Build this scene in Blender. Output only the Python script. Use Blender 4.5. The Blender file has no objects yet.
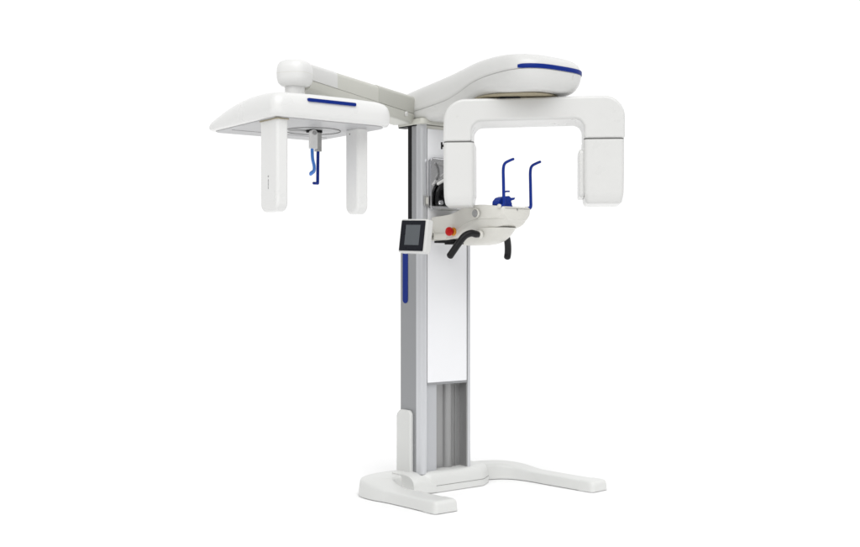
import bpy, bmesh, math, random
from mathutils import Vector, Matrix
random.seed(4)
S = bpy.context.scene
C = S.collection
PI = math.pi
R = math.radians

# ------------------------------------------------------------------ materials
def mat(name, col, rough=.4, metal=0., coat=0., noise=0., nscale=60, bump=0., stretch=None, spec=.5):
    m = bpy.data.materials.new(name); m.use_nodes = True
    nt = m.node_tree; b = nt.nodes['Principled BSDF']
    b.inputs['Base Color'].default_value = (*col, 1)
    b.inputs['Roughness'].default_value = rough
    b.inputs['Metallic'].default_value = metal
    b.inputs['Coat Weight'].default_value = coat
    b.inputs['Coat Roughness'].default_value = .12
    b.inputs['Specular IOR Level'].default_value = spec
    tc = nt.nodes.new('ShaderNodeTexCoord'); mp = nt.nodes.new('ShaderNodeMapping')
    nt.links.new(tc.outputs['Object'], mp.inputs['Vector'])
    if stretch: mp.inputs['Scale'].default_value = stretch
    n = nt.nodes.new('ShaderNodeTexNoise'); n.inputs['Scale'].default_value = nscale
    n.inputs['Detail'].default_value = 5
    nt.links.new(mp.outputs['Vector'], n.inputs['Vector'])
    mr = nt.nodes.new('ShaderNodeMapRange')
    mr.inputs['To Min'].default_value = max(0, rough - .08); mr.inputs['To Max'].default_value = rough + .08
    nt.links.new(n.outputs['Fac'], mr.inputs['Value']); nt.links.new(mr.outputs['Result'], b.inputs['Roughness'])
    if noise:
        mx = nt.nodes.new('ShaderNodeMix'); mx.data_type = 'RGBA'
        mx.inputs['A'].default_value = (*[c * (1 - noise) for c in col], 1)
        mx.inputs['B'].default_value = (*[min(1, c * (1 + noise)) for c in col], 1)
        nt.links.new(n.outputs['Fac'], mx.inputs['Factor']); nt.links.new(mx.outputs['Result'], b.inputs['Base Color'])
    if bump:
        bp = nt.nodes.new('ShaderNodeBump'); bp.inputs['Strength'].default_value = bump
        bp.inputs['Distance'].default_value = .002
        nt.links.new(n.outputs['Fac'], bp.inputs['Height']); nt.links.new(bp.outputs['Normal'], b.inputs['Normal'])
    return m
M = dict(
    white=mat('white_moulded_plastic', (.665, .665, .652), .30, coat=.12, spec=.4, noise=.015, nscale=9, bump=.02),
    ceph=mat('bright_white_plastic', (.745, .745, .735), .30, coat=.12, spec=.4, noise=.012, nscale=9),
    bone=mat('warm_white_plastic', (.665, .655, .61), .34, spec=.4, noise=.015, nscale=12),
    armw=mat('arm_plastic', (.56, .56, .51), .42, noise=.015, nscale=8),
    armd=mat('arm_darker_tone', (.48, .48, .435), .42, noise=.015, nscale=8),
    under=mat('shaded_underside_plastic', (.43, .43, .435), .45, noise=.02, nscale=14),  # panel grey, toned down to carry the shade under the head
    base=mat('base_enamel', (.69, .695, .68), .34, spec=.38, noise=.02, nscale=10, bump=.03),
    panel=mat('gloss_panel', (.88, .885, .905), .12, coat=.35, noise=.008, nscale=5),
    alu=mat('brushed_aluminium', (.40, .41, .425), .42, metal=.55, noise=.05, nscale=30, stretch=(40, 40, .4), bump=.05),
    plate=mat('satin_plate', (.52, .53, .55), .4, metal=.4, noise=.05, nscale=30, stretch=(60, 60, .3)),
    aluside=mat('grey_anodised_side', (.32, .325, .335), .42, metal=.4, noise=.06, nscale=30, stretch=(40, 40, .4)),
    alulight=mat('satin_aluminium_edge', (.64, .65, .67), .32, metal=.6, noise=.04, nscale=30, stretch=(40, 40, .4)),
    chan=mat('channel_aluminium', (.37, .37, .37), .38, metal=.55, noise=.12, nscale=30, stretch=(50, 50, .3)),
    blue=mat('blue_plastic', (.004, .026, .235), .42, spec=.2),
    strip=mat('blue_strip', (.004, .022, .20), .4, spec=.15),
    lblue=mat('translucent_blue_plastic', (.05, .20, .62), .25, coat=.2, noise=.2, nscale=80),
    black=mat('black_rubber', (.006, .006, .007), .38, spec=.28, noise=.1, bump=.1, nscale=200),
    dark=mat('dark_recess', (.008, .008, .009), .5, spec=.15),
    seam=mat('seam_grey', (.12, .12, .115), .6),
    bezel=mat('charcoal_bezel', (.012, .013, .018), .3, spec=.3),
    screen=mat('grey_screen', (.11, .12, .13), .2, spec=.5),
    chrome=mat('chrome', (.75, .75, .77), .08, metal=1, nscale=24, bump=.25),
    mirror=mat('wavy_mirror', (.96, .96, .97), .10, metal=1, nscale=7, bump=1.0),
    steel=mat('satin_steel', (.5, .5, .49), .3, metal=.9),
    red=mat('red_plastic', (.50, .004, .004), .35, spec=.25),
    yellow=mat('yellow_plastic', (.65, .25, .02), .4, spec=.3),
    beige=mat('beige_bearing', (.33, .29, .20), .5, noise=.04, nscale=20),
    grey=mat('grey_cap', (.30, .30, .30), .4, noise=.05),
    floor=mat('white_floor', (.95, .95, .95), .7, noise=.004, nscale=3, spec=.1),
)

# ------------------------------------------------------------------ helpers
def finish(name, bm, m, parent=None, bevel=0, seg=4, sharp=35, loc=None, rot=None):
    bmesh.ops.recalc_face_normals(bm, faces=bm.faces)
    me = bpy.data.meshes.new(name); bm.to_mesh(me); bm.free()
    o = bpy.data.objects.new(name, me); C.objects.link(o)
    for x in (m if isinstance(m, (list, tuple)) else [m]): me.materials.append(x)
    for p in me.polygons: p.use_smooth = True
    if bevel:
        b = o.modifiers.new('bevel', 'BEVEL'); b.width = bevel; b.segments = seg; b.limit_method = 'ANGLE'
        b.angle_limit = R(40); b.harden_normals = True
    else:
        me.set_sharp_from_angle(angle=R(sharp))
    if parent: o.parent = parent
    if loc: o.location = loc
    if rot: o.rotation_euler = rot
    return o

def box(bm, x0, x1, y0, y1, z0, z1, mi=0):
    v = [bm.verts.new((x, y, z)) for z in (z0, z1) for x, y in ((x0, y0), (x1, y0), (x1, y1), (x0, y1))]
    for q in ((0, 3, 2, 1), (4, 5, 6, 7), (0, 1, 5, 4), (1, 2, 6, 5), (2, 3, 7, 6), (3, 0, 4, 7)):
        f = bm.faces.new([v[i] for i in q]); f.material_index = mi
def B(*a, mi=0):
    bm = bmesh.new(); box(bm, *a, mi=mi); return bm

def rounded(pts, radii, n=8):
    """polygon with rounded corners; radii per vertex"""
    out = []; N = len(pts)
    for i, p in enumerate(pts):
        r = radii[i] if isinstance(radii, (list, tuple)) else radii
        p = Vector(p); a = Vector(pts[i - 1]); b = Vector(pts[(i + 1) % N])
        u = (a - p); v = (b - p)
        if r <= 0: out.append(p); continue
        ang = u.angle(v)
        if ang > R(178.5): out += [p + v * (.0002 * k) for k in range(n + 1)]; continue
        d = min(r / math.tan(ang / 2), u.length * .49, v.length * .49); r = d * math.tan(ang / 2)
        u.normalize(); v.normalize(); c = p + (u + v).normalized() * (r / math.sin(ang / 2))
        s = p + u * d - c; e = p + v * d - c; th = s.angle(e)
        for k in range(n + 1):
            t = k / n; out.append(c + (s * math.sin((1 - t) * th) + e * math.sin(t * th)) / math.sin(th))
    return out

def prism(bm, pts, axis, a, b, mi=0):
    """pts 2D outline; axis the extrusion axis ('x': pts=(y,z); 'y': pts=(x,z); 'z': pts=(x,y))"""
    f3 = {'x': lambda p, t: (t, p[0], p[1]), 'y': lambda p, t: (p[0], t, p[1]), 'z': lambda p, t: (p[0], p[1], t)}[axis]
    A = [bm.verts.new(f3(p, a)) for p in pts]; Bv = [bm.verts.new(f3(p, b)) for p in pts]
    n = len(pts)
    bm.faces.new(A).material_index = mi; bm.faces.new(Bv[::-1]).material_index = mi
    for i in range(n):
        bm.faces.new((A[i], A[(i + 1) % n], Bv[(i + 1) % n], Bv[i])).material_index = mi

def rings(bm, rs, cap0=True, cap1=True, closed=True, mi=0):
    V = [[bm.verts.new(p) for p in r] for r in rs]
    for a, b in zip(V, V[1:]):
        n = len(a)
        for i in range(n if closed else n - 1):
            j = (i + 1) % n
            try: bm.faces.new((a[i], a[j], b[j], b[i])).material_index = mi
            except ValueError: pass
    if cap0: bm.faces.new(V[0][::-1]).material_index = mi
    if cap1: bm.faces.new(V[-1]).material_index = mi
    return V

def lathe(bm, prof, n=48, mi=0, c=(0, 0, 0), axis='z'):
    rs = []
    for r, z in prof:
        ring = []
        for i in range(n):
            a = 2 * PI * i / n; x, y = r * math.cos(a), r * math.sin(a)
            p = {'z': (x, y, z), 'x': (z, x, y), 'y': (x, z, y)}[axis]
            ring.append((p[0] + c[0], p[1] + c[1], p[2] + c[2]))
        rs.append(ring)
    rings(bm, rs, mi=mi)

def smooth_path(pts, n=8):
    P = [Vector(p) for p in pts]; out = []
    for i in range(len(P) - 1):
        p0 = P[max(i - 1, 0)]; p1 = P[i]; p2 = P[i + 1]; p3 = P[min(i + 2, len(P) - 1)]
        for k in range(n):
            t = k / n
            out.append(.5 * ((2 * p1) + (-p0 + p2) * t + (2 * p0 - 5 * p1 + 4 * p2 - p3) * t * t + (-p0 + 3 * p1 - 3 * p2 + p3) * t ** 3))
    out.append(P[-1]); return out

def tube(bm, pts, rad, n=14, mi=0, ends=True, sy=1.0):
    """rad: number or list per point"""
    P = [Vector(p) for p in pts]; N = len(P); rr = rad if isinstance(rad, (list, tuple)) else [rad] * N
    rs = []; up = None
    tang = [(P[min(i + 1, N - 1)] - P[max(i - 1, 0)]).normalized() for i in range(N)]
    up = tang[0].orthogonal().normalized()
    def ring(c, t, r):
        nonlocal up
        up = (up - t * up.dot(t)).normalized(); s = t.cross(up)
        return [c + up * (r * math.cos(2 * PI * k / n)) + s * (r * sy * math.sin(2 * PI * k / n)) for k in range(n)]
    if ends:
        for q in (85, 60, 35, 15):
            a = R(q); rs.append(ring(P[0] - tang[0] * rr[0] * math.sin(a) * .8, tang[0], rr[0] * math.cos(a)))
    for i in range(N): rs.append(ring(P[i], tang[i], rr[i]))
    if ends:
        for q in (15, 35, 60, 85):
            a = R(q); rs.append(ring(P[-1] + tang[-1] * rr[-1] * math.sin(a) * .8, tang[-1], rr[-1] * math.cos(a)))
    rings(bm, rs, mi=mi)

def lerp_tab(tab, x):
    """smooth interpolation in a table of (x, value...) sorted by x"""
    if x <= tab[0][0]: return tab[0][1:]
    if x >= tab[-1][0]: return tab[-1][1:]
    for a, b in zip(tab, tab[1:]):
        if a[0] <= x <= b[0]:
            i = tab.index(a); p = tab[max(i - 1, 0)]; q = tab[min(i + 2, len(tab) - 1)]
            h = b[0] - a[0]; t = (x - a[0]) / h; out = []
            for k in range(1, len(a)):
                m0 = (b[k] - p[k]) / (b[0] - p[0]) * h; m1 = (q[k] - a[k]) / (q[0] - a[0]) * h
                out.append((2*t**3-3*t*t+1)*a[k] + (t**3-2*t*t+t)*m0 + (-2*t**3+3*t*t)*b[k] + (t**3-t*t)*m1)
            return tuple(out)

# ------------------------------------------------------------------ the setting
bm = bmesh.new()
bm.faces.new([bm.verts.new(p) for p in ((-60, -60, 0), (60, -60, 0), (60, 60, 0), (-60, 60, 0))])
fl = finish('floor', bm, M['floor']); fl['kind'] = 'structure'

# ------------------------------------------------------------------ the machine
root = bpy.data.objects.new('dental_x_ray_machine', None); C.objects.link(root)
root['label'] = 'white standing dental x-ray machine with blue accents on a horseshoe base'
root['category'] = 'x-ray machine'

# ---- base : a horseshoe swept along its centre line
path = smooth_path([(-.398, -.448, 0), (-.398, -.30, 0), (-.402, -.12, 0), (-.407, .02, 0), (-.374, .122, 0), (-.265, .172, 0), (-.05, .172, 0),
                    (.15, .172, 0), (.33, .168, 0), (.47, .135, 0), (.55, .05, 0), (.578, -.08, 0), (.584, -.28, 0), (.593, -.46, 0), (.599, -.535, 0)], 8)
NP = len(path)
bm = bmesh.new(); rs = []
def base_dim(i):
    p = path[i]; k = max(0, min(1, (p.y + .12) / .26)); k = k * k * (3 - 2 * k)
    hw = (.075 if i < NP / 2 else .066) + .022 * k; h = (.059 if i < NP / 2 else .056) + .030 * k
    return hw, h
for i, p in enumerate(path):
    t = (path[min(i + 1, NP - 1)] - path[max(i - 1, 0)]).normalized(); s = Vector((t.y, -t.x, 0)); hw, h = base_dim(i)
    prof = [(-1, 0), (-.995, .12), (-.975, .35), (-.935, .72), (-.91, .87), (-.86, .96), (-.78, 1), (-.4, 1.01), (0, 1.012)]
    prof = prof + [(-a, b) for a, b in prof[-2::-1]]
    rs.append([Vector((p.x, p.y, 0)) + s * (a * hw) + Vector((0, 0, max(.004, b * h))) for a, b in prof])
# rounded tips
def tip(r, t, d):
    out = []
    for f, sc, zs in d:
        c = sum(r, Vector()) / len(r)
        mid = (r[0] + r[-1]) / 2
        out.append([Vector((mid.x + (v.x - mid.x) * sc + t.x * f, mid.y + (v.y - mid.y) * sc + t.y * f, .004 + (v.z - .004) * zs)) for v in r])
    return out
t0 = (path[0] - path[1]).normalized(); t1 = (path[-1] - path[-2]).normalized()
T = [(.012, .98, .97), (.021, .93, .88), (.027, .85, .68), (.0305, .80, .3), (.031, .78, .0)]
rs = tip(rs[0], t0, T)[::-1] + rs + tip(rs[-1], t1, T)
rings(bm, rs)
base = finish('base', bm, M['base'], root, sharp=60)
# tip caps on the feet: thin sleeves with their own seam
def foot_cap(i0, i1, end):
    bm = bmesh.new(); rr = []
    idx = range(i0, i1)
    for i in idx:
        p = path[i]; t = (path[min(i + 1, NP - 1)] - path[max(i - 1, 0)]).normalized(); s = Vector((t.y, -t.x, 0)); hw, h = base_dim(i)
        prof = [(-1, 0), (-.995, .12), (-.975, .35), (-.935, .72), (-.91, .87), (-.86, .96), (-.78, 1), (-.4, 1.01), (0, 1.012)]
        prof = prof + [(-a, b) for a, b in prof[-2::-1]]
        rr.append([Vector((p.x, p.y, 0)) + s * (a * (hw + .0022)) + Vector((0, 0, max(.0025, b * h + .0022))) for a, b in prof])
    T2 = [(a + .003, b, min(1, c)) for a, b, c in T]
    rr = (tip(rr[0], t0, T2)[::-1] + rr) if end == 0 else (rr + tip(rr[-1], t1, T2))
    rings(bm, rr)
    return finish('foot_cap', bm, M['base'], base, sharp=50)
foot_cap(0, 5, 0); foot_cap(NP - 8, NP, 1)
# centre cover in front of and round the column foot
bm = bmesh.new()
out = rounded([(-.20, .20), (-.20, .0), (-.135, -.045), (.235, -.045), (.345, .03), (.35, .20)], [.02, .07, .06, .06, .06, .02], 8)
ctr = Vector((.07, .09))
lv = [(1, .003), (1, .020), (.998, .040), (.985, .058), (.955, .078), (.91, .094), (.84, .104), (.74, .1085), (.5, .110)]
rs = [[(ctr.x + (p[0] - ctr.x) * (1 - (1 - s) * .6), ctr.y + (p[1] - ctr.y) * s, z) for p in out] for s, z in lv]
rings(bm, rs)
cover = finish('base_cover', bm, M['base'], base, sharp=40)
bm = bmesh.new()
rs = [[(ctr.x + (p[0] - ctr.x) * 1.002, ctr.y + (p[1] - ctr.y) * 1.006, z) for p in out] for z in (.038, .0395)]
rings(bm, rs); finish('seam_line', bm, M['seam'], cover)
# left hump cap of the cover
bm = bmesh.new()
rs = []
for k in range(13):
    a = k / 12; x = -.235 + .13 * a; hgt = .090 + .018 * math.sin(PI * min(1, a * .9 + .1)); 
    row = []
    for j in range(15):
        th = PI * .56 * j / 14
        yy = .06 - (.108 - .028 * (1 - a) ** 2) * math.sin(th); zz = .008 + (hgt - .008) * max(0, math.cos(th)) ** .55 if j < 13 else .008
        row.append((x, yy, zz))
    row.append((x, .17, .008)); row.append((x, .17, hgt))
    rs.append(row)
rings(bm, rs)
finish('end_cover', bm, M['base'], base, sharp=40)
# levelling pads under the feet
for x, y in ((-.398, -.41), (.585, -.49), (-.30, .14), (.45, .14)):
    bm = bmesh.new(); lathe(bm, [(.001, 0), (.022, 0), (.022, .006), (.001, .006)], 24, c=(x, y, 0)); finish('levelling_pad', bm, M['black'], base)
# tall side covers hugging the column
for sx, x0, x1 in ((-1, -.200, -.1755), (1, .1765, .200)):
    bm = bmesh.new()
    prism(bm, rounded([(.182, .06), (.182, .435), (.058, .435), (.058, .06)], [0, .045, .03, 0], 8), 'x', x0, x1)
    finish('side_cover', bm, M['base'], base, bevel=.009)

# ---- column
ZC = 1.40
bm = bmesh.new()
# outline of the extrusion with its open front channel
out = [(-.173, .167), (-.173, .012), (-.170, .004), (-.163, 0), (-.152, -.002), (-.138, -.001), (-.134, .004), (-.134, .022), (-.052, .022), (-.052, .062), (.032, .062), (.040, .046),
       (.052, .038), (.070, .038), (.084, .046), (.090, .062), (.150, .062), (.150, .004), (.154, -.001), (.166, 0), (.173, .008), (.173, .167)]
prism(bm, out, 'z', .10, ZC)
col = finish('column', bm, M['chan'], root, sharp=30)
bm = bmesh.new(); prism(bm, [(x, .108 if y > .16 else y) for x, y in out], 'z', ZC + .0005, 1.972); finish('upper_column', bm, M['chan'], col, sharp=30)
# outer profiles (sub-parts): side faces, bright edge profiles
bm = bmesh.new(); box(bm, -.1775, -.1735, .036, .170, .10, ZC); finish('side_profile', bm, M['aluside'], col, bevel=.001, seg=2)
bm = bmesh.new(); box(bm, .1735, .1775, .036, .170, .10, ZC); finish('side_profile', bm, M['aluside'], col, bevel=.001, seg=2)
for s in (-1, 1):
    xs = (lambda a: a) if s < 0 else (lambda a: -a)
    pts = [(-.1775, .0355), (-.1775, .006), (-.1745, -.002), (-.168, -.0065), (-.158, -.0085), (-.146, -.0080), (-.1365, -.004), (-.1365, .0), (-.158, .0), (-.171, .008), (-.1745, .0355)]
    if s > 0: pts = [(-.1775, .0355), (-.1775, .004), (-.173, -.003), (-.166, -.0065), (-.156, -.0065), (-.152, -.003), (-.152, .0), (-.166, .0), (-.1745, .008), (-.1745, .0355)]
    bm = bmesh.new(); prism(bm, [(xs(a), b) for a, b in pts], 'z', .10, 1.972)
    finish('edge_profile', bm, M['alulight'], col, sharp=50)
# light inner plate in the lower channel
bm = bmesh.new(); box(bm, -.1335, -.056, .012, .0215, .10, .62)
finish('channel_plate', bm, M['plate'], col, bevel=.0012, seg=2)
bm = bmesh.new()
for x, w in ((.112, .006),): box(bm, x, x + w, .056, .0618, .10, .62)
finish('channel_rib', bm, M['chan'], col, bevel=.001, seg=2)
# upper stage: black belt slot and its grey rails on both flanks
for s in (-1, 1):
    a, b = sorted((s * .1740, s * .1762)); bm = bmesh.new(); box(bm, a, b, .072, .107, ZC + .002, 1.970); finish('belt_slot', bm, M['dark'], col)
    a, b = sorted((s * .1740, s * .1785)); bm = bmesh.new(); box(bm, a, b, .036, .0715, ZC + .002, 1.970); finish('rail', bm, M['aluside'], col, bevel=.001, seg=2)
# blue side strip in the left profile
bm = bmesh.new(); prism(bm, rounded([(.150, 1.005), (.150, 1.385), (.105, 1.385), (.105, 1.005)], [.021, .021, .021, .021], 8), 'x', -.1800, -.1776)
finish('blue_strip', bm, M['strip'], col, bevel=.0008, seg=2)
# glossy white front panel
bm = bmesh.new(); box(bm, -.1315, .1455, -.0045, .0035, .583, 1.935)
pan = finish('front_panel', bm, M['panel'], col, bevel=.0015, seg=3)
for x0, x1 in ((-.1362, -.1322), (.1462, .1516)):
    bm = bmesh.new(); box(bm, x0, x1, -.001, .0036, .583, 1.935); finish('shadow_gap', bm, M['seam'], pan)
bm = bmesh.new(); box(bm, -.1345, .1505, -.003, .012, .570, .5825); finish('panel_edge_shade', bm, M['aluside'], pan, bevel=.001, seg=2)  # grey strip draws the shadow line below the front panel
bm = bmesh.new(); box(bm, -.1340, .1500, -.0015, .004, 1.9355, 1.952); finish('panel_trim', bm, M['bone'], pan, bevel=.001, seg=2)
# column top cap
bm = bmesh.new(); prism(bm, rounded([(-.19, -.03), (.19, -.03), (.19, .19), (-.19, .19)], .02, 6), 'z', 1.955, 1.985)
cap = finish('column_cap', bm, M['armw'], root, bevel=.004)
bm = bmesh.new(); prism(bm, rounded([(-.185, .03), (-.13, .03), (-.13, .185), (-.185, .185)], .01, 4), 'z', 1.9495, 1.9548)
finish('cap_gap_strip', bm, M['dark'], cap)  # dark strip along the gap below the cap's left end

# ---- positioning mirror on the column
bm = bmesh.new(); prism(bm, rounded([(-.125, 1.507), (.05, 1.507), (.05, 1.778), (-.125, 1.778)], .018, 6), 'y', -.022, -.0095)
mir = finish('positioning_mirror', bm, M['mirror'], root, bevel=.002, seg=3)
fr = bmesh.new(); o_ = rounded([(-.129, 1.503), (.054, 1.503), (.054, 1.782), (-.129, 1.782)], .022, 6); i_ = rounded([(-.1225, 1.510), (.048, 1.510), (.048, 1.7755), (-.1225, 1.7755)], .012, 6)
rings(fr, [[(x, -.010, z) for x, z in o_], [(x, -.030, z) for x, z in o_], [(x, -.030, z) for x, z in i_], [(x, -.0225, z) for x, z in i_]], False, False)
finish('mirror_frame', fr, M['chrome'], mir, bevel=.0015, seg=2)
bm = bmesh.new()
prism(bm, rounded([(-.105, 1.525), (-.098, 1.60), (-.072, 1.648), (-.02, 1.655), (.03, 1.64), (.036, 1.525)], .014, 5), 'y', -.052, -.031)
prism(bm, rounded([(-.085, 1.56), (-.07, 1.61), (.01, 1.61), (.02, 1.56)], .01, 4), 'y', -.075, -.0525)
finish('mount_block', bm, M['black'], mir, bevel=.004)
bm = bmesh.new(); lathe(bm, [(.001, -.066), (.012, -.066), (.014, -.062), (.014, -.0525), (.001, -.0525)], 24, axis='y', c=(-.085, 0, 1.54)); finish('screw', bm, M['chrome'], mir)
bm = bmesh.new(); lathe(bm, [(.001, -.094), (.016, -.094), (.018, -.090), (.018, -.0755), (.001, -.0755)], 24, axis='y', c=(-.05, 0, 1.583)); finish('screw', bm, M['chrome'], mir)
bm = bmesh.new(); tube(bm, smooth_path([(-.08, -.036, 1.75), (-.055, -.05, 1.735), (-.045, -.055, 1.70), (-.06, -.05, 1.675)], 6), .009, 12)
finish('grey_curve', bm, M['grey'], mir)  # grey curved shape over the upper mirror
bm = bmesh.new(); tube(bm, smooth_path([(-.09, -.04, 1.64), (-.05, -.06, 1.668), (0, -.06, 1.70), (.03, -.05, 1.75)], 6), .008, 12)
finish('white_curve', bm, M['white'], mir)  # white curved shape over the upper mirror
bm = bmesh.new(); box(bm, -.110, .060, -.085, -.0305, 1.502, 1.508); finish('ledge', bm, M['steel'], mir, bevel=.002, seg=2)
bm = bmesh.new(); box(bm, -.165, -.132, -.020, -.0095, 1.522, 1.578); cl = finish('latch', bm, M['steel'], mir, bevel=.003)
bm = bmesh.new(); box(bm, -.156, -.141, -.024, -.0202, 1.532, 1.568); finish('latch_insert', bm, M['bone'], cl, bevel=.002)

# ---- overhead housing, stacked plan outlines bent along its length
WT = [(-.86, .155), (-.80, .207), (-.72, .225), (-.58, .222), (-.45, .208), (-.32, .188), (-.20, .178), (-.10, .180), (.08, .190), (.20, .190)]
ZT = [(-.90, 2.195), (-.80, 2.216), (-.70, 2.229), (-.58, 2.236), (-.42, 2.232), (-.28, 2.216), (-.15, 2.196), (0, 2.172), (.10, 2.156), (.20, 2.14)]
ZCR = [(-.90, 2.134), (-.77, 2.134), (-.574, 2.127), (-.45, 2.112), (-.315, 2.078), (-.205, 2.055), (.08, 2.022), (.20, 2.016)]
ZB = [(-.90, 2.050), (-.70, 2.040), (-.50, 2.038), (-.42, 2.030), (-.32, 2.000), (-.22, 1.970), (-.12, 1.966), (.20, 1.986)]
def head_outline():
    pts = []
    YF, YS = -.865, -.70
    ys = [.20 - .02 * i for i in range(45)]
    left = [(-lerp_tab(WT, y)[0], y) for y in ys if y >= YS]
    # blunt rounded front
    w0 = left[-1][0]; front = []
    for k in range(1, 40):
        th = PI / 2 * k / 20
        cx = math.cos(th); sx = math.sin(th); e = 2 / 3.3
        x = w0 * (abs(cx) ** e) * (1 if cx > 0 else -1); y = YS + (YF - YS) * (abs(sx) ** (2 / 2.1))
        front.append((x, y))
    right = [(-x, y) for x, y in left][::-1]
    return left + front + right
HO = head_outline()
HC = -.32
def head_ring(sx, q, fz):
    out = []
    for x, y in HO:
        yy = HC + (y - HC) * q; out.append((x * sx, yy, fz(yy)))
    return out
def zc(y): return lerp_tab(ZCR, y)[0]
def zt(y): return lerp_tab(ZT, y)[0]
def zb(y): return lerp_tab(ZB, y)[0]
low = [(0.0, .80, 0), (.35, .86, 0), (.62, .90, 0.0), (.74, .925, .03), (.83, .948, .12), (.90, .966, .28), (.95, .982, .5), (.98, .993, .74), (1, 1, 1)]
bm = bmesh.new()
rings(bm, [head_ring(a, q, lambda y, t=t: zb(y) + (zc(y) - .0015 - zb(y)) * t) for a, q, t in low], False, False)
bmesh.ops.remove_doubles(bm, verts=bm.verts, dist=.0003)
head = finish('overhead_housing', bm, M['white'], root, sharp=70)
up = [(.985, .996, 0), (1.0, 1.0, .02), (.995, 1, .14), (.985, .997, .30), (.965, .990, .47), (.935, .978, .63), (.88, .955, .78), (.78, .92, .895), (.62, .88, .957), (.40, .84, .988), (.18, .81, .999), (0, .80, 1)]
bm = bmesh.new()
rings(bm, [head_ring(a, q, lambda y, t=t: zc(y) + (zt(y) - zc(y)) * t) for a, q, t in up], False, False)
bmesh.ops.remove_doubles(bm, verts=bm.verts, dist=.0003)
finish('top_cover', bm, M['white'], head, sharp=70)
# blue strip wrapping the front edge
idx = [i for i, (x, y) in enumerate(HO) if y < -.775]
bm = bmesh.new(); rs = []
for n_, i in enumerate(idx):
    x, y = HO[i]; a = Vector(HO[i - 1]); b = Vector(HO[i + 1]); t = (b - a).normalized(); nn = Vector((-t.y, t.x))
    if nn.dot(Vector((x, y + .4))) < 0: nn = -nn
    e = min(n_, len(idx) - 1 - n_); k = min(1, .7 + .2 * e)
    zmid = zc(y) + .012; hh = .0108 * k
    rs.append([(x + nn.x * d, y + nn.y * d, zmid + h) for d, h in ((-.01, -hh), (.0024, -hh), (.0034, -hh * .7), (.0034, hh * .7), (.0020, hh), (-.01, hh))])
rings(bm, rs); finish('blue_strip', bm, M['strip'], head, sharp=40)
# fine seam round the front lower corner
bm = bmesh.new(); rs = []
for k in range(12):
    t = k / 11; a = .985 - .15 * t ** 1.6; x = .085 - .012 * k / 11
    i = min(range(len(HO)), key=lambda j: abs(HO[j][0] - x) + (0 if HO[j][1] < -.6 else 9))
    y = HC + (HO[i][1] - HC) * (1.001 - .055 * t ** 2); z = zc(-.8) - .002 - .06 * t
    rs.append([(x - .0008, y - .0010, z), (x + .0008, y - .0010, z), (x + .0008, y + .004, z), (x - .0008, y + .004, z)])
rings(bm, rs); finish('seam_line', bm, M['bone'], head)
bm = bmesh.new(); lathe(bm, [(.001, -.003), (.0035, -.003), (.0035, 0), (.001, 0)], 16, axis='z', c=(-.11, -.17, 1.9725)); finish('screw', bm, M['grey'], head)
# beige bearing ring under the housing, and the hub the C-arm turns on
PIV = Vector((0, -.56, 0))
bm = bmesh.new(); lathe(bm, [(.001, 2.029), (.225, 2.029), (.240, 2.032), (.243, 2.036), (.236, 2.042), (.20, 2.052), (.001, 2.052)], 72, c=(PIV.x + .0, PIV.y + .03, 0))
for v in bm.verts: v.co.x = v.co.x * .80
finish('bearing_plate', bm, M['beige'], head, sharp=50)

# ---- rotating C-arm (front face, seams, two heads)
rot = R(-39.4 - 5)
gx = Vector((math.cos(rot), math.sin(rot), 0))
gm = Matrix.Translation(PIV) @ Matrix.Rotation(rot, 4, 'Z')
GL, GR = -.368, .520        # local x along the beam
IL, IR = -.226, .322
ZTOP, ZIN, ZSL = 2.020, 1.908, 1.806
D0, D1 = -.140, .140        # local y, front is -y
pts = [(GL, ZSL + .003), (GL + .006, ZTOP), (GR, ZTOP + .010), (GR, ZSL + .012), (IR, ZSL + .012), (IR, ZIN + .008), (IL, ZIN), (IL, ZSL + .003)]
prof = rounded(pts, [0, .150, .205, 0, 0, .055, .06, 0], 14)
bm = bmesh.new(); prism(bm, prof, 'y', D0, D1)
yoke = finish('rotating_arm', bm, M['white'], root, bevel=.015, seg=4); yoke.matrix_local = gm
# raised face frame line round the inner edge
def lower_case(x0, x1, zt_, zb_, name, rl, rr, lip):
    bm = bmesh.new()
    # rings: plan rectangle rounded, tapering at the bottom
    o = rounded([(x0, D0), (x1, D0), (x1, D1), (x0, D1)], .024, 6)
    cx, cy = (x0 + x1) / 2, 0
    hz = zt_ - zb_
    lev = [(zt_, 1, 1), (zb_ + .12, .995, 1.0), (zb_ + .056, .975, 1.0), (zb_ + .046, .965, .993), (zb_ + .022, .925, .945), (zb_ + .013, .905, .925), (zb_ + .005, .865, .895), (zb_ + .001, .82, .86), (zb_, .78, .82)]
    rings(bm, [[(cx + (p.x - cx) * a, p.y * b, z) for p in o] for z, a, b in lev])
    c = finish(name, bm, M['white'], yoke, sharp=45)
    bm = bmesh.new(); o2 = rounded([(x0 + .002, D0 + .002), (x1 - .002, D0 + .002), (x1 - .002, D1 - .002), (x0 + .002, D1 - .002)], .02, 5)
    rings(bm, [[(p.x, p.y, z) for p in o2] for z in (zt_ - .001, zt_ + .0052)]); finish('seam_line', bm, M['seam'], c)
    return c
def flat_case(x0, x1, zt_, zb_, name):
    c = lower_case(x0, x1, zt_, zb_, name, 0, 0, 0)
    return c
sens = flat_case(GL + .002, IL + .012, ZSL, 1.497, 'sensor_head')
tubeh = flat_case(IR - .002, GR - .003, ZSL + .009, 1.502, 'x_ray_tube_head')
bm = bmesh.new(); prism(bm, rounded([(-.115, 1.535), (.115, 1.535), (.115, 1.770), (-.115, 1.770)], .02, 6), 'x', IR - .022, IR + .003)
finish('collimator', bm, M['white'], tubeh, bevel=.006)
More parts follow.
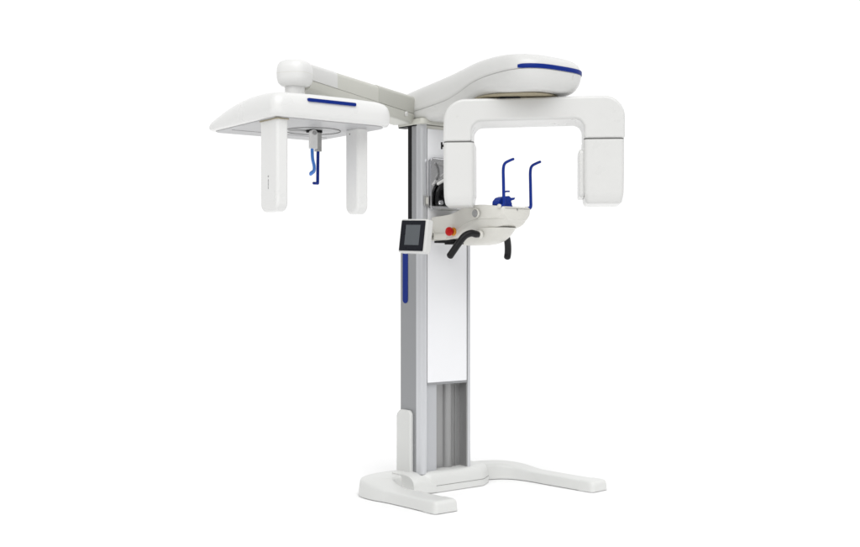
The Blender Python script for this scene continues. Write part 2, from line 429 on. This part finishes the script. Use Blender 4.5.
bm = bmesh.new(); prism(bm, rounded([(-.10, 1.545), (.10, 1.545), (.10, 1.765), (-.10, 1.765)], .02, 6), 'x', IL + .004, IL + .0135)
finish('sensor_window', bm, M['white'], sens, bevel=.004)
bm = bmesh.new(); box(bm, GL - .012, GL - .004, -.110, -.100, 1.778, 1.812); box(bm, GL - .006, GL + .004, -.109, -.101, 1.788, 1.80); finish('latch_tab', bm, M['dark'], yoke, bevel=.001, seg=2)
bm = bmesh.new(); lathe(bm, [(.001, 2.016), (.075, 2.016), (.075, 2.0285), (.001, 2.0285)], 40); hb = finish('pivot_hub', bm, M['dark'], yoke)
bm = bmesh.new(); prism(bm, [(-.100, 2.0205), (.015, 2.0205), (-.012, 2.038), (-.060, 2.038)], 'y', -.138, -.10); finish('hub_gap_shade', bm, M['dark'], yoke)  # black block stands in for shade in the gap above the arm
bm = bmesh.new(); prism(bm, rounded([(-.20, -.115), (.30, -.115), (.30, .115), (-.20, .115)], .04, 6), 'z', 2.0195, 2.0245); finish('hub_plate', bm, M['bone'], yoke, bevel=.002)

# ---- cephalostat arm (long arm from the column out to the left)
J = Vector((-1.36, -.62, 0)); E0 = Vector((-.05, .215, 0)); ad = (E0 - J).normalized(); al = (E0 - J).length; az = math.atan2(ad.y, ad.x)
am = Matrix.Translation(J) @ Matrix.Rotation(az, 4, 'Z')
def arm_sec(t):  # t 0 at the joint .. 1 at the column
    return 1.935 + .030 * t, 2.045 + .072 * t, .062 + .012 * t
def arm_piece(name, t0, t1, z0f, z1f, m, parent, grow=0., top=True):
    bm = bmesh.new(); rs = []
    for k in range(9):
        t = t0 + (t1 - t0) * k / 8; a, b, w = arm_sec(t); w += grow; x = t * al
        za = a + (b - a) * z0f; zb_ = a + (b - a) * z1f
        if top: o = rounded([(-w, za), (w, za), (w, zb_ + grow), (-w, zb_ + grow)], [.002, .002, .022, .022], 5)
        else: o = rounded([(-w, zb_), (w, zb_), (w * .86, za), (-w * .86, za)][::-1], [.015, .015, .002, .002], 5)
        rs.append([(x, p.x, p.y) for p in o])
    rings(bm, rs); return finish(name, bm, m, parent, sharp=50)
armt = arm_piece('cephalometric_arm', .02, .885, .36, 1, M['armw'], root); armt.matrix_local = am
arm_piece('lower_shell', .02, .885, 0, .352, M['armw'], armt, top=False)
arm_piece('joint_section', .02, .20, .365, 1, M['white'], armt, grow=.0016)  # lighter length of the arm next to the joint
arm_piece('column_section', .53, .885, .365, 1, M['armd'], armt, grow=.0016)  # darker length of the arm towards the column
bm = bmesh.new(); lathe(bm, [(.001, 0), (.009, .002), (.012, .006), (.012, .016), (.001, .016)], 20, axis='x'); k_ = finish('plug', bm, M['white'], armt, loc=(1.21, -.066, 1.995), rot=(0, 0, R(-90)))
# joint: soft square drum with stem
bm = bmesh.new(); rs = []
def sq(r, z, n=2.9, N=56):
    o = []
    for i in range(N):
        a = 2 * PI * i / N; c, s = math.cos(a), math.sin(a)
        o.append((r * abs(c) ** (2 / n) * (1 if c > 0 else -1), r * abs(s) ** (2 / n) * (1 if s > 0 else -1), z))
    return o
prof = [(.002, 1.944), (.044, 1.944), (.056, 1.949), (.065, 1.960), (.070, 1.978), (.071, 2.0), (.070, 2.020), (.066, 2.036), (.059, 2.046), (.048, 2.052), (.030, 2.055), (.002, 2.056)]
rings(bm, [sq(r, z) for r, z in prof])
jt = finish('joint_cap', bm, M['ceph'], root, sharp=60, loc=J, rot=(0, 0, az))
bm = bmesh.new(); lathe(bm, [(.001, 1.905), (.042, 1.905), (.042, 1.9435), (.001, 1.9435)], 40); finish('stem', bm, M['ceph'], jt)
bm = bmesh.new(); rings(bm, [[(a * 1.006, b * 1.006, c) for a, b, c in sq(r, z)] for r, z in ((.0705, 1.9965), (.0705, 1.9985))], False, False); finish('seam_line', bm, M['bone'], jt)

# ---- cephalostat head
U0 = Vector((-1.325, -.60, 0)); ur = R(-3)
um = Matrix.Translation(U0) @ Matrix.Rotation(ur, 4, 'Z')
HX, HY = .292, .315
bm = bmesh.new()
plan = rounded([(-HX, -HY), (HX, -HY), (HX - .01, HY), (-HX + .01, HY)], [.045, .085, .05, .045], 10)
# dense plan so that it can bend
dp = []
for i, p in enumerate(plan):
    q = plan[(i + 1) % len(plan)]; L = (q - p).length; n = max(1, int(L / .025))
    for k in range(n): dp.append(p + (q - p) * k / n)
UZ = 1.772
def utop(x, y):   # height of the crown above the bottom rim
    t = (y + HY) / (2 * HY)
    f = .104 + .055 * math.sin(PI * min(1, max(0, t)) ** .9 * .95) if False else 0
    edge = lerp_tab([(0, .094), (.25, .100), (.5, .090), (.75, .066), (1, .030)], t)[0]
    crown = lerp_tab([(0, .098), (.25, .118), (.5, .126), (.75, .105), (1, .045)], t)[0]
    k = 1 - min(1, abs(x) / HX) ** 3
    return edge + (crown - edge) * k
rs = []
lv = [(.93, .0, 0), (.975, .03, 0), (.993, .12, 0), (1.0, .30, 0), (1.0, .50, 0), (.992, .68, 0), (.975, .82, 0), (.945, .92, 0), (.90, .975, 0), (.80, 1, 0), (.6, 1, 0), (.4, 1, 0), (.2, 1, 0), (.02, 1, 0)]
for s, f, _ in lv:
    rs.append([(p.x * s, p.y * s, UZ + f * utop(p.x * s, p.y * s)) for p in dp])
rings(bm, rs, True, True)
unit = finish('cephalometric_head', bm, M['ceph'], root, sharp=60); unit.matrix_local = um
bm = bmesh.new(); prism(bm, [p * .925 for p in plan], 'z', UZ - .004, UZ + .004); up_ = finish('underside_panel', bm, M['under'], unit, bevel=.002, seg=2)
bm = bmesh.new()
for r0 in (.118,):
    n = 60
    rings(bm, [[(r * math.cos(2 * PI * i / n), r * math.sin(2 * PI * i / n), z) for i in range(n)] for r, z in ((r0, UZ - .0045), (r0, UZ - .0065), (r0 + .0022, UZ - .0065), (r0 + .0022, UZ - .0045))], False, False)
finish('turntable_seam', bm, M['seam'], unit, loc=(.06, -.01, 0))
bm = bmesh.new(); lathe(bm, [(.001, UZ - .010), (.034, UZ - .010), (.040, UZ - .0042), (.001, UZ - .0042)], 36); finish('dial', bm, M['grey'], unit, loc=(.0, .015, 0))
bm = bmesh.new(); box(bm, -.235, .235, .16, .163, UZ - .0055, UZ - .0041); finish('seam_line', bm, M['grey'], unit)
# blue strip on the front edge
bm = bmesh.new(); prism(bm, rounded([(-.142, UZ + .066), (.084, UZ + .066), (.084, UZ + .0795), (-.142, UZ + .0795)], .0045, 4), 'y', -HY - .0035, -HY + .012)
finish('blue_strip', bm, M['strip'], unit, bevel=.001, seg=2)
# two hanging posts
def post(name, x, y, dx, dy, z0, parent):
    bm = bmesh.new()
    prism(bm, rounded([(-dy / 2, z0), (dy / 2, z0), (dy / 2, UZ + .002), (-dy / 2, UZ + .002)], [.038, .038, 0, 0], 10), 'x', -dx / 2, dx / 2)
    return finish(name, bm, M['ceph'], parent, bevel=.013, seg=5, loc=(x, y, 0))
inv = um.inverted()
pl = inv @ Vector((-1.573, -.800, 0)); pr = inv @ Vector((-1.143, -.765, 0))
ps = post('cassette_post', pl.x, pl.y, .052, .142, 1.400, unit)
# tiny vertical line of print near its foot (too small to read in the photo)
bm = bmesh.new(); z = 1.492
prism(bm, rounded([(-.0035, z + .046), (.0035, z + .046), (.0035, z + .053), (-.0035, z + .053)], .001, 2), 'x', -.0268, -.0258)
for i, (a, hgt) in enumerate(((0, .007), (.009, .004), (.0145, .007), (.023, .005), (.0295, .008))):
    box(bm, -.0268, -.0258, -.0022 + .0007 * (i % 2), .0022, z + a, z + a + hgt)
finish('printed_mark', bm, M['grey'], ps)
bm = bmesh.new(); prism(bm, rounded([(-.075, -.030), (.075, -.030), (.075, .030), (-.075, .030)], .01, 4), 'z', 0, .004)
finish('post_collar', bm, M['beige'], ps, loc=(0, 0, UZ - .0085), rot=(0, 0, R(90)))
ps2 = post('collimator_post', pr.x, pr.y, .055, .098, 1.408, unit)
bm = bmesh.new(); lathe(bm, [(.001, -.0285), (.003, -.0285), (.0035, -.0255), (.001, -.0255)], 16, axis='x', c=(0, .012, 1.748)); finish('screw', bm, M['seam'], ps2)
# ear rods and their holder in the middle
hc = inv @ Vector((-1.272, -.635, 0))
bm = bmesh.new(); prism(bm, rounded([(-.032, -.022), (.032, -.022), (.032, .022), (-.032, .022)], .01, 4), 'z', 1.757, UZ - .0041)
hold = finish('ear_rod_holder', bm, M['dark'], unit, bevel=.003, loc=(hc.x, hc.y, 0), rot=(0, 0, R(3)))
def bracket(x, y, w, d, z0, z1, m):
    bm = bmesh.new(); prism(bm, rounded([(-w / 2, z0), (w / 2, z0), (w / 2, z1), (-w / 2, z1)], [.002, .002, w * .49, w * .49], 8), 'y', y - d / 2, y + d / 2)
    return finish('bracket', bm, m, hold, bevel=.0015, seg=2, loc=(x, 0, 0))
b1 = bracket(-.020, -.022, .034, .018, 1.686, 1.7665, M['ceph']); b2 = bracket(.014, -.008, .024, .022, 1.677, 1.7665, M['steel'])
bm = bmesh.new(); lathe(bm, [(.001, -.039), (.008, -.039), (.009, -.036), (.009, -.0315), (.001, -.0315)], 24, axis='y', c=(.000, 0, 1.752)); finish('screw', bm, M['grey'], b1)
def flatrod(pts, w, d, m, name, parent):
    bm = bmesh.new(); tube(bm, smooth_path(pts, 6), w, 12, sy=d); return finish(name, bm, m, parent)
flatrod([(-.024, -.02, 1.690), (-.022, -.02, 1.645), (-.015, -.022, 1.612), (-.018, -.024, 1.592), (-.034, -.026, 1.580)], .0115, .6, M['lblue'], 'ear_rod', hold)
flatrod([(.014, -.008, 1.680), (.013, -.008, 1.62), (.012, -.008, 1.543)], .0085, .8, M['blue'], 'ear_rod', hold)
flatrod([(.012, -.008, 1.542), (-.012, -.014, 1.541)], .0065, .9, M['blue'], 'ear_plug', hold)

# ---- patient table: arm + head, lofted along y
TB = [  # y, half width, bottom z, top z, x centre
 (-.520, .098, 1.430, 1.499, .022), (-.50, .105, 1.412, 1.502, .022), (-.46, .113, 1.398, 1.506, .022), (-.40, .124, 1.388, 1.512, .018), (-.34, .132, 1.380, 1.511, .014), (-.28, .130, 1.366, 1.505, .008),
 (-.23, .125, 1.350, 1.489, .004), (-.17, .120, 1.340, 1.474, .0), (-.10, .118, 1.338, 1.468, .0), (-.02, .118, 1.338, 1.464, .0)]
def tsec(y, shrink=1.0, zs=1.0):
    w, a, b, cx = lerp_tab(TB, y); w *= shrink; mid = (a + b) / 2; a = mid + (a - mid) * zs; b = mid + (b - mid) * zs
    h = b - a; k = max(0, min(1, (-y - .22) / .2))
    wb = w * (1 - .30 * k); wm = w * (1 - .06 * k)
    o = rounded([(cx - w, b), (cx - wm, a + h * (.42 * k + .05 * (1 - k))), (cx - wb, a), (cx + wb, a), (cx + wm, a + h * (.42 * k + .05 * (1 - k))), (cx + w, b)], [.010, .016, .016, .016, .016, .010], 5)
    return [(p.x, y, p.y) for p in o]
bm = bmesh.new(); ys = [-.52 + .0125 * i for i in range(41)]
rs = []
for dy, sh, zs_ in ((-.010, .93, .86), (-.009, .955, .90), (-.006, .98, .96)):
    r = tsec(-.52, sh, zs_); rs.append([(x, y + dy, z) for x, y, z in r])
rs += [tsec(y) for y in ys]; rings(bm, rs)
table = finish('patient_table', bm, M['bone'], root, sharp=50)
# belly under the head
bm = bmesh.new(); rs = []
N = 40
for z, s in ((1.396, 1.0), (1.380, .985), (1.360, .95), (1.344, .90), (1.332, .83), (1.322, .73), (1.315, .58), (1.311, .38), (1.310, .1)):
    o = []
    for i in range(N):
        a = 2 * PI * i / N; c, s_ = math.cos(a), math.sin(a)
        sl = .10 * max(0, (1.396 - z)) / .09
        o.append((.012 + .104 * s * abs(c) ** .8 * (1 if c > 0 else -1), -.305 + sl * .6 + .185 * s * abs(s_) ** .8 * (1 if s_ > 0 else -1), z))
    rs.append(o)
rings(bm, rs); finish('lower_cover', bm, M['bone'], table, sharp=60)
# carriage box where the arm meets the column
bm = bmesh.new(); box(bm, -.105, .105, -.045, -.0098, 1.345, 1.455); car = finish('carriage', bm, M['bone'], table, bevel=.006)
bm = bmesh.new(); box(bm, -.1235, -.119, -.150, -.050, 1.344, 1.374); box(bm, -.124, -.118, -.0495, -.044, 1.340, 1.392); finish('access_flap', bm, M['bone'], table, bevel=.001, seg=2)
bm = bmesh.new(); box(bm, -.120, .09, -.20, -.045, 1.326, 1.3365); box(bm, -.112, -.06, -.215, -.12, 1.316, 1.3255); finish('slide_rail', bm, M['dark'], table, bevel=.002, seg=2)
bm = bmesh.new(); box(bm, -.1245, -.1185, -.044, -.040, 1.344, 1.378); finish('seam_line', bm, M['dark'], table)
# front lip seam
bm = bmesh.new(); box(bm, -.060, .108, -.5315, -.526, 1.490, 1.4912); finish('seam_line', bm, M['seam'], table)
bm = bmesh.new(); lathe(bm, [(.001, -.534), (.0045, -.534), (.005, -.530), (.001, -.528)], 20, axis='y', c=(.022, 0, 1.485)); finish('screw', bm, M['steel'], table)
# lip line running along both sides of the head
for sgn in (-1, 1):
    P = []
    for k in range(25):
        y = -.515 + .30 * k / 24; w_, a_, b_, cx_ = lerp_tab(TB, y); z = lerp_tab([(-.53, 1.438), (-.42, 1.440), (-.34, 1.434), (-.28, 1.416), (-.24, 1.392), (-.20, 1.372)], y)[0]
        kk = max(0, min(1, (-y - .22) / .2)); zm = a_ + (b_ - a_) * (.42 * kk + .05 * (1 - kk)); wm_ = w_ * (1 - .06 * kk)
        if z > zm: ww = w_ + (wm_ - w_) * (b_ - z) / (b_ - zm)
        else: ww = wm_ + (w_ * (1 - .30 * kk) - wm_) * (zm - z) / (zm - a_)
        P.append((cx_ + sgn * (ww - .0002), y, z))
    bm = bmesh.new(); tube(bm, P, .0016, 8); finish('lip_line', bm, M['armw'], table)
# round side knob
bm = bmesh.new(); lathe(bm, [(.001, -.009), (.016, -.009), (.018, -.007), (.018, .004), (.001, .004)], 40, axis='x'); kn = finish('side_knob', bm, M['grey'], table, loc=(-.1215, -.375, 1.468))
bm = bmesh.new(); lathe(bm, [(.019, .006), (.019, -.003), (.0215, -.004), (.024, -.003), (.024, .006)], 40, axis='x'); finish('knob_collar', bm, M['bone'], kn)
# emergency stop
bm = bmesh.new(); lathe(bm, [(.001, 0), (.017, 0), (.0175, -.004), (.015, -.013), (.001, -.013)], 36, axis='x'); es = finish('emergency_stop', bm, M['yellow'], table, loc=(-.1185, -.205, 1.381)); es.scale = (1.1, 1.25, 1.25)
bm = bmesh.new(); lathe(bm, [(.001, -.013), (.010, -.013), (.010, -.020), (.0165, -.022), (.0185, -.026), (.0185, -.034), (.016, -.039), (.009, -.041), (.001, -.0415)], 36, axis='x'); finish('button', bm, M['red'], es)
# handles
def handle(pts, r):
    bm = bmesh.new(); P = smooth_path(pts, 8); n = len(P)
    tube(bm, P, [r * (.78 if i < 5 else min(1, .78 + .06 * (i - 4))) for i in range(n)], 20)
    return finish('handle', bm, M['black'], table)
h1 = handle([(-.085, -.375, 1.360), (-.120, -.378, 1.362), (-.152, -.376, 1.366), (-.184, -.364, 1.352), (-.211, -.348, 1.314), (-.232, -.334, 1.278), (-.247, -.324, 1.252)], .0180)
h2 = handle([(.050, -.375, 1.378), (.076, -.375, 1.370), (.106, -.365, 1.348), (.128, -.350, 1.312), (.138, -.340, 1.276), (.137, -.336, 1.250)], .0180)
for x, y, z in ((-.106, -.376, 1.361),):
    bm = bmesh.new(); lathe(bm, [(.001, .008), (.020, .008), (.022, .0), (.018, -.010), (.001, -.010)], 32, axis='x'); finish('handle_socket', bm, M['bone'], h1, loc=(x + .012, y, z))
bm = bmesh.new(); lathe(bm, [(.001, -.008), (.020, -.008), (.022, .0), (.018, .010), (.001, .010)], 32, axis='x'); finish('handle_socket', bm, M['bone'], h2, loc=(.070, -.375, 1.375))
# temple supports
def temple(x, y, z0, dz):
    P = smooth_path([(x - .020, y, z0), (x - .004, y, z0 + .001), (x + .004, y, z0 + .012), (x + .004, y, z0 + .04), (x + .002, y, z0 + .12), (x + .001, y + .0, z0 + .184 + dz), (x + .006, y - .006, z0 + .212 + dz), (x + .022, y - .022, z0 + .226 + dz), (x + .036, y - .036, z0 + .234 + dz)], 6)
    bm = bmesh.new(); n = len(P); tube(bm, P, [0.0088 - .0022 * i / n for i in range(n)], 14)
    t = finish('temple_support', bm, M['blue'], table)
    bm = bmesh.new(); lathe(bm, [(.001, -.006), (.0085, -.006), (.010, -.003), (.010, .006), (.001, .006)], 24, axis='x', c=(x - .028, y, z0 - .002)); finish('socket', bm, M['bone'], t)
    return t
temple(-.057, -.512, 1.502, 0); temple(.136, -.508, 1.497, .004)
# chin rest
bm = bmesh.new()
prism(bm, rounded([(-.038, 1.498), (-.036, 1.516), (-.018, 1.534), (.004, 1.541), (.034, 1.545), (.048, 1.536), (.078, 1.539), (.070, 1.527), (.046, 1.521), (.054, 1.508), (.054, 1.498)], [.004, .006, .01, .01, .005, .005, .002, .003, .006, .005, .003], 4), 'y', -.495, -.445)
chin = finish('chin_rest', bm, M['blue'], table, bevel=.005, seg=3, loc=(-.038, -.005, .010))
bm = bmesh.new(); tube(bm, smooth_path([(.018, -.475, 1.535), (.018, -.475, 1.557), (.024, -.477, 1.567), (.046, -.482, 1.569)], 5), .0042, 10); finish('bite_rod', bm, M['blue'], chin)
bm = bmesh.new(); box(bm, -.034, .050, -.503, -.435, 1.489, 1.4985); finish('rest_plate', bm, M['blue'], chin, bevel=.003)

# ---- control panel
cpz = R(-39.4 - 36)
cp_m = Matrix.Translation((-.423, -.268, 1.346)) @ Matrix.Rotation(cpz, 4, 'Z') @ Matrix.Rotation(R(-7), 4, 'X') @ Matrix.Rotation(R(2.0), 4, 'Y')
bm = bmesh.new(); prism(bm, rounded([(-.084, -.085), (.084, -.085), (.084, .085), (-.084, .085)], .012, 6), 'y', -.024, .022)
cp = finish('control_panel', bm, M['white'], root, bevel=.006); cp.matrix_local = cp_m
bm = bmesh.new(); prism(bm, rounded([(-.078, -.075), (.070, -.075), (.070, .077), (-.078, .077)], .004, 4), 'y', -.0262, -.0200); bz = finish('bezel', bm, M['bezel'], cp, bevel=.0008, seg=2)
bm = bmesh.new(); box(bm, -.047, .042, -.0268, -.0262 + .0015, -.046, .055); finish('screen', bm, M['screen'], bz)
bm = bmesh.new(); prism(bm, rounded([(-.055, -.05), (.055, -.05), (.055, .05), (-.055, .05)], .02, 5), 'y', .0215, .040); finish('rear_cover', bm, M['bone'], cp, bevel=.005)
a = Vector((-.398, -.240, 1.36)); b = Vector((-.130, -.020, 1.36))
bm = bmesh.new(); tube(bm, [a, a.lerp(b, .3), a.lerp(b, .7), b], .016, 24); finish('support_bracket', bm, M['bone'], cp).matrix_parent_inverse = cp_m.inverted()

# ------------------------------------------------------------------ light
w = bpy.data.worlds.new('World'); S.world = w; w.use_nodes = True
nt = w.node_tree; bg = nt.nodes['Background']; bg.inputs['Color'].default_value = (1, 1, 1, 1)
# white surround, dimmed above and behind the camera to deepen the shading
tc = nt.nodes.new('ShaderNodeTexCoord')
def ramp(vec, a, b, lo, hi):
    d = nt.nodes.new('ShaderNodeVectorMath'); d.operation = 'DOT_PRODUCT'; d.inputs[1].default_value = vec
    nt.links.new(tc.outputs['Generated'], d.inputs[0]); m = nt.nodes.new('ShaderNodeMapRange'); m.interpolation_type = 'SMOOTHSTEP'
    nt.links.new(d.outputs['Value'], m.inputs['Value'])
    for k, x in zip(('From Min', 'From Max', 'To Min', 'To Max'), (a, b, lo, hi)): m.inputs[k].default_value = x
    return m.outputs['Result']
back = ramp((.635, .7725, 0), -.2, .90, .26, 1.06); top = ramp((0, 0, 1), .35, .75, 1, .60)
mu = nt.nodes.new('ShaderNodeMath'); mu.operation = 'MULTIPLY'
nt.links.new(back, mu.inputs[0]); nt.links.new(top, mu.inputs[1]); nt.links.new(mu.outputs[0], bg.inputs['Strength'])
def sun(name, e, ang, az, el, col=(1, 1, 1)):
    l = bpy.data.lights.new(name, 'SUN'); l.energy = e; l.angle = R(ang); l.color = col
    o = bpy.data.objects.new(name, l); C.objects.link(o)
    d = -Vector((math.cos(R(az)) * math.cos(R(el)), math.sin(R(az)) * math.cos(R(el)), math.sin(R(el))))
    o.rotation_euler = d.to_track_quat('-Z', 'Y').to_euler(); return o
sun('key_softbox', 2.35, 60, 224, 50)
sun('added_fill', 1.0, 100, -40, 66)  # added fill lamp, softens the machine's shadow on the floor

# ------------------------------------------------------------------ camera
cd = bpy.data.cameras.new('camera'); co = bpy.data.objects.new('camera', cd); C.objects.link(co)
v = Vector((.635, .7725, 0)).normalized(); r = Vector((v.y, -v.x, 0))
co.location = -.086 * r - 6.2 * v + Vector((0, 0, 1.13))
co.rotation_euler = (PI / 2, 0, math.atan2(-v.x, v.y))
cd.sensor_width = 36; cd.lens = 1150 / 860 * 36; cd.shift_y = 6.5 / 860; cd.clip_end = 300
S.camera = co
S.view_settings.view_transform = 'Standard'; S.view_settings.look = 'None'; S.view_settings.exposure = 0; S.view_settings.gamma = 1
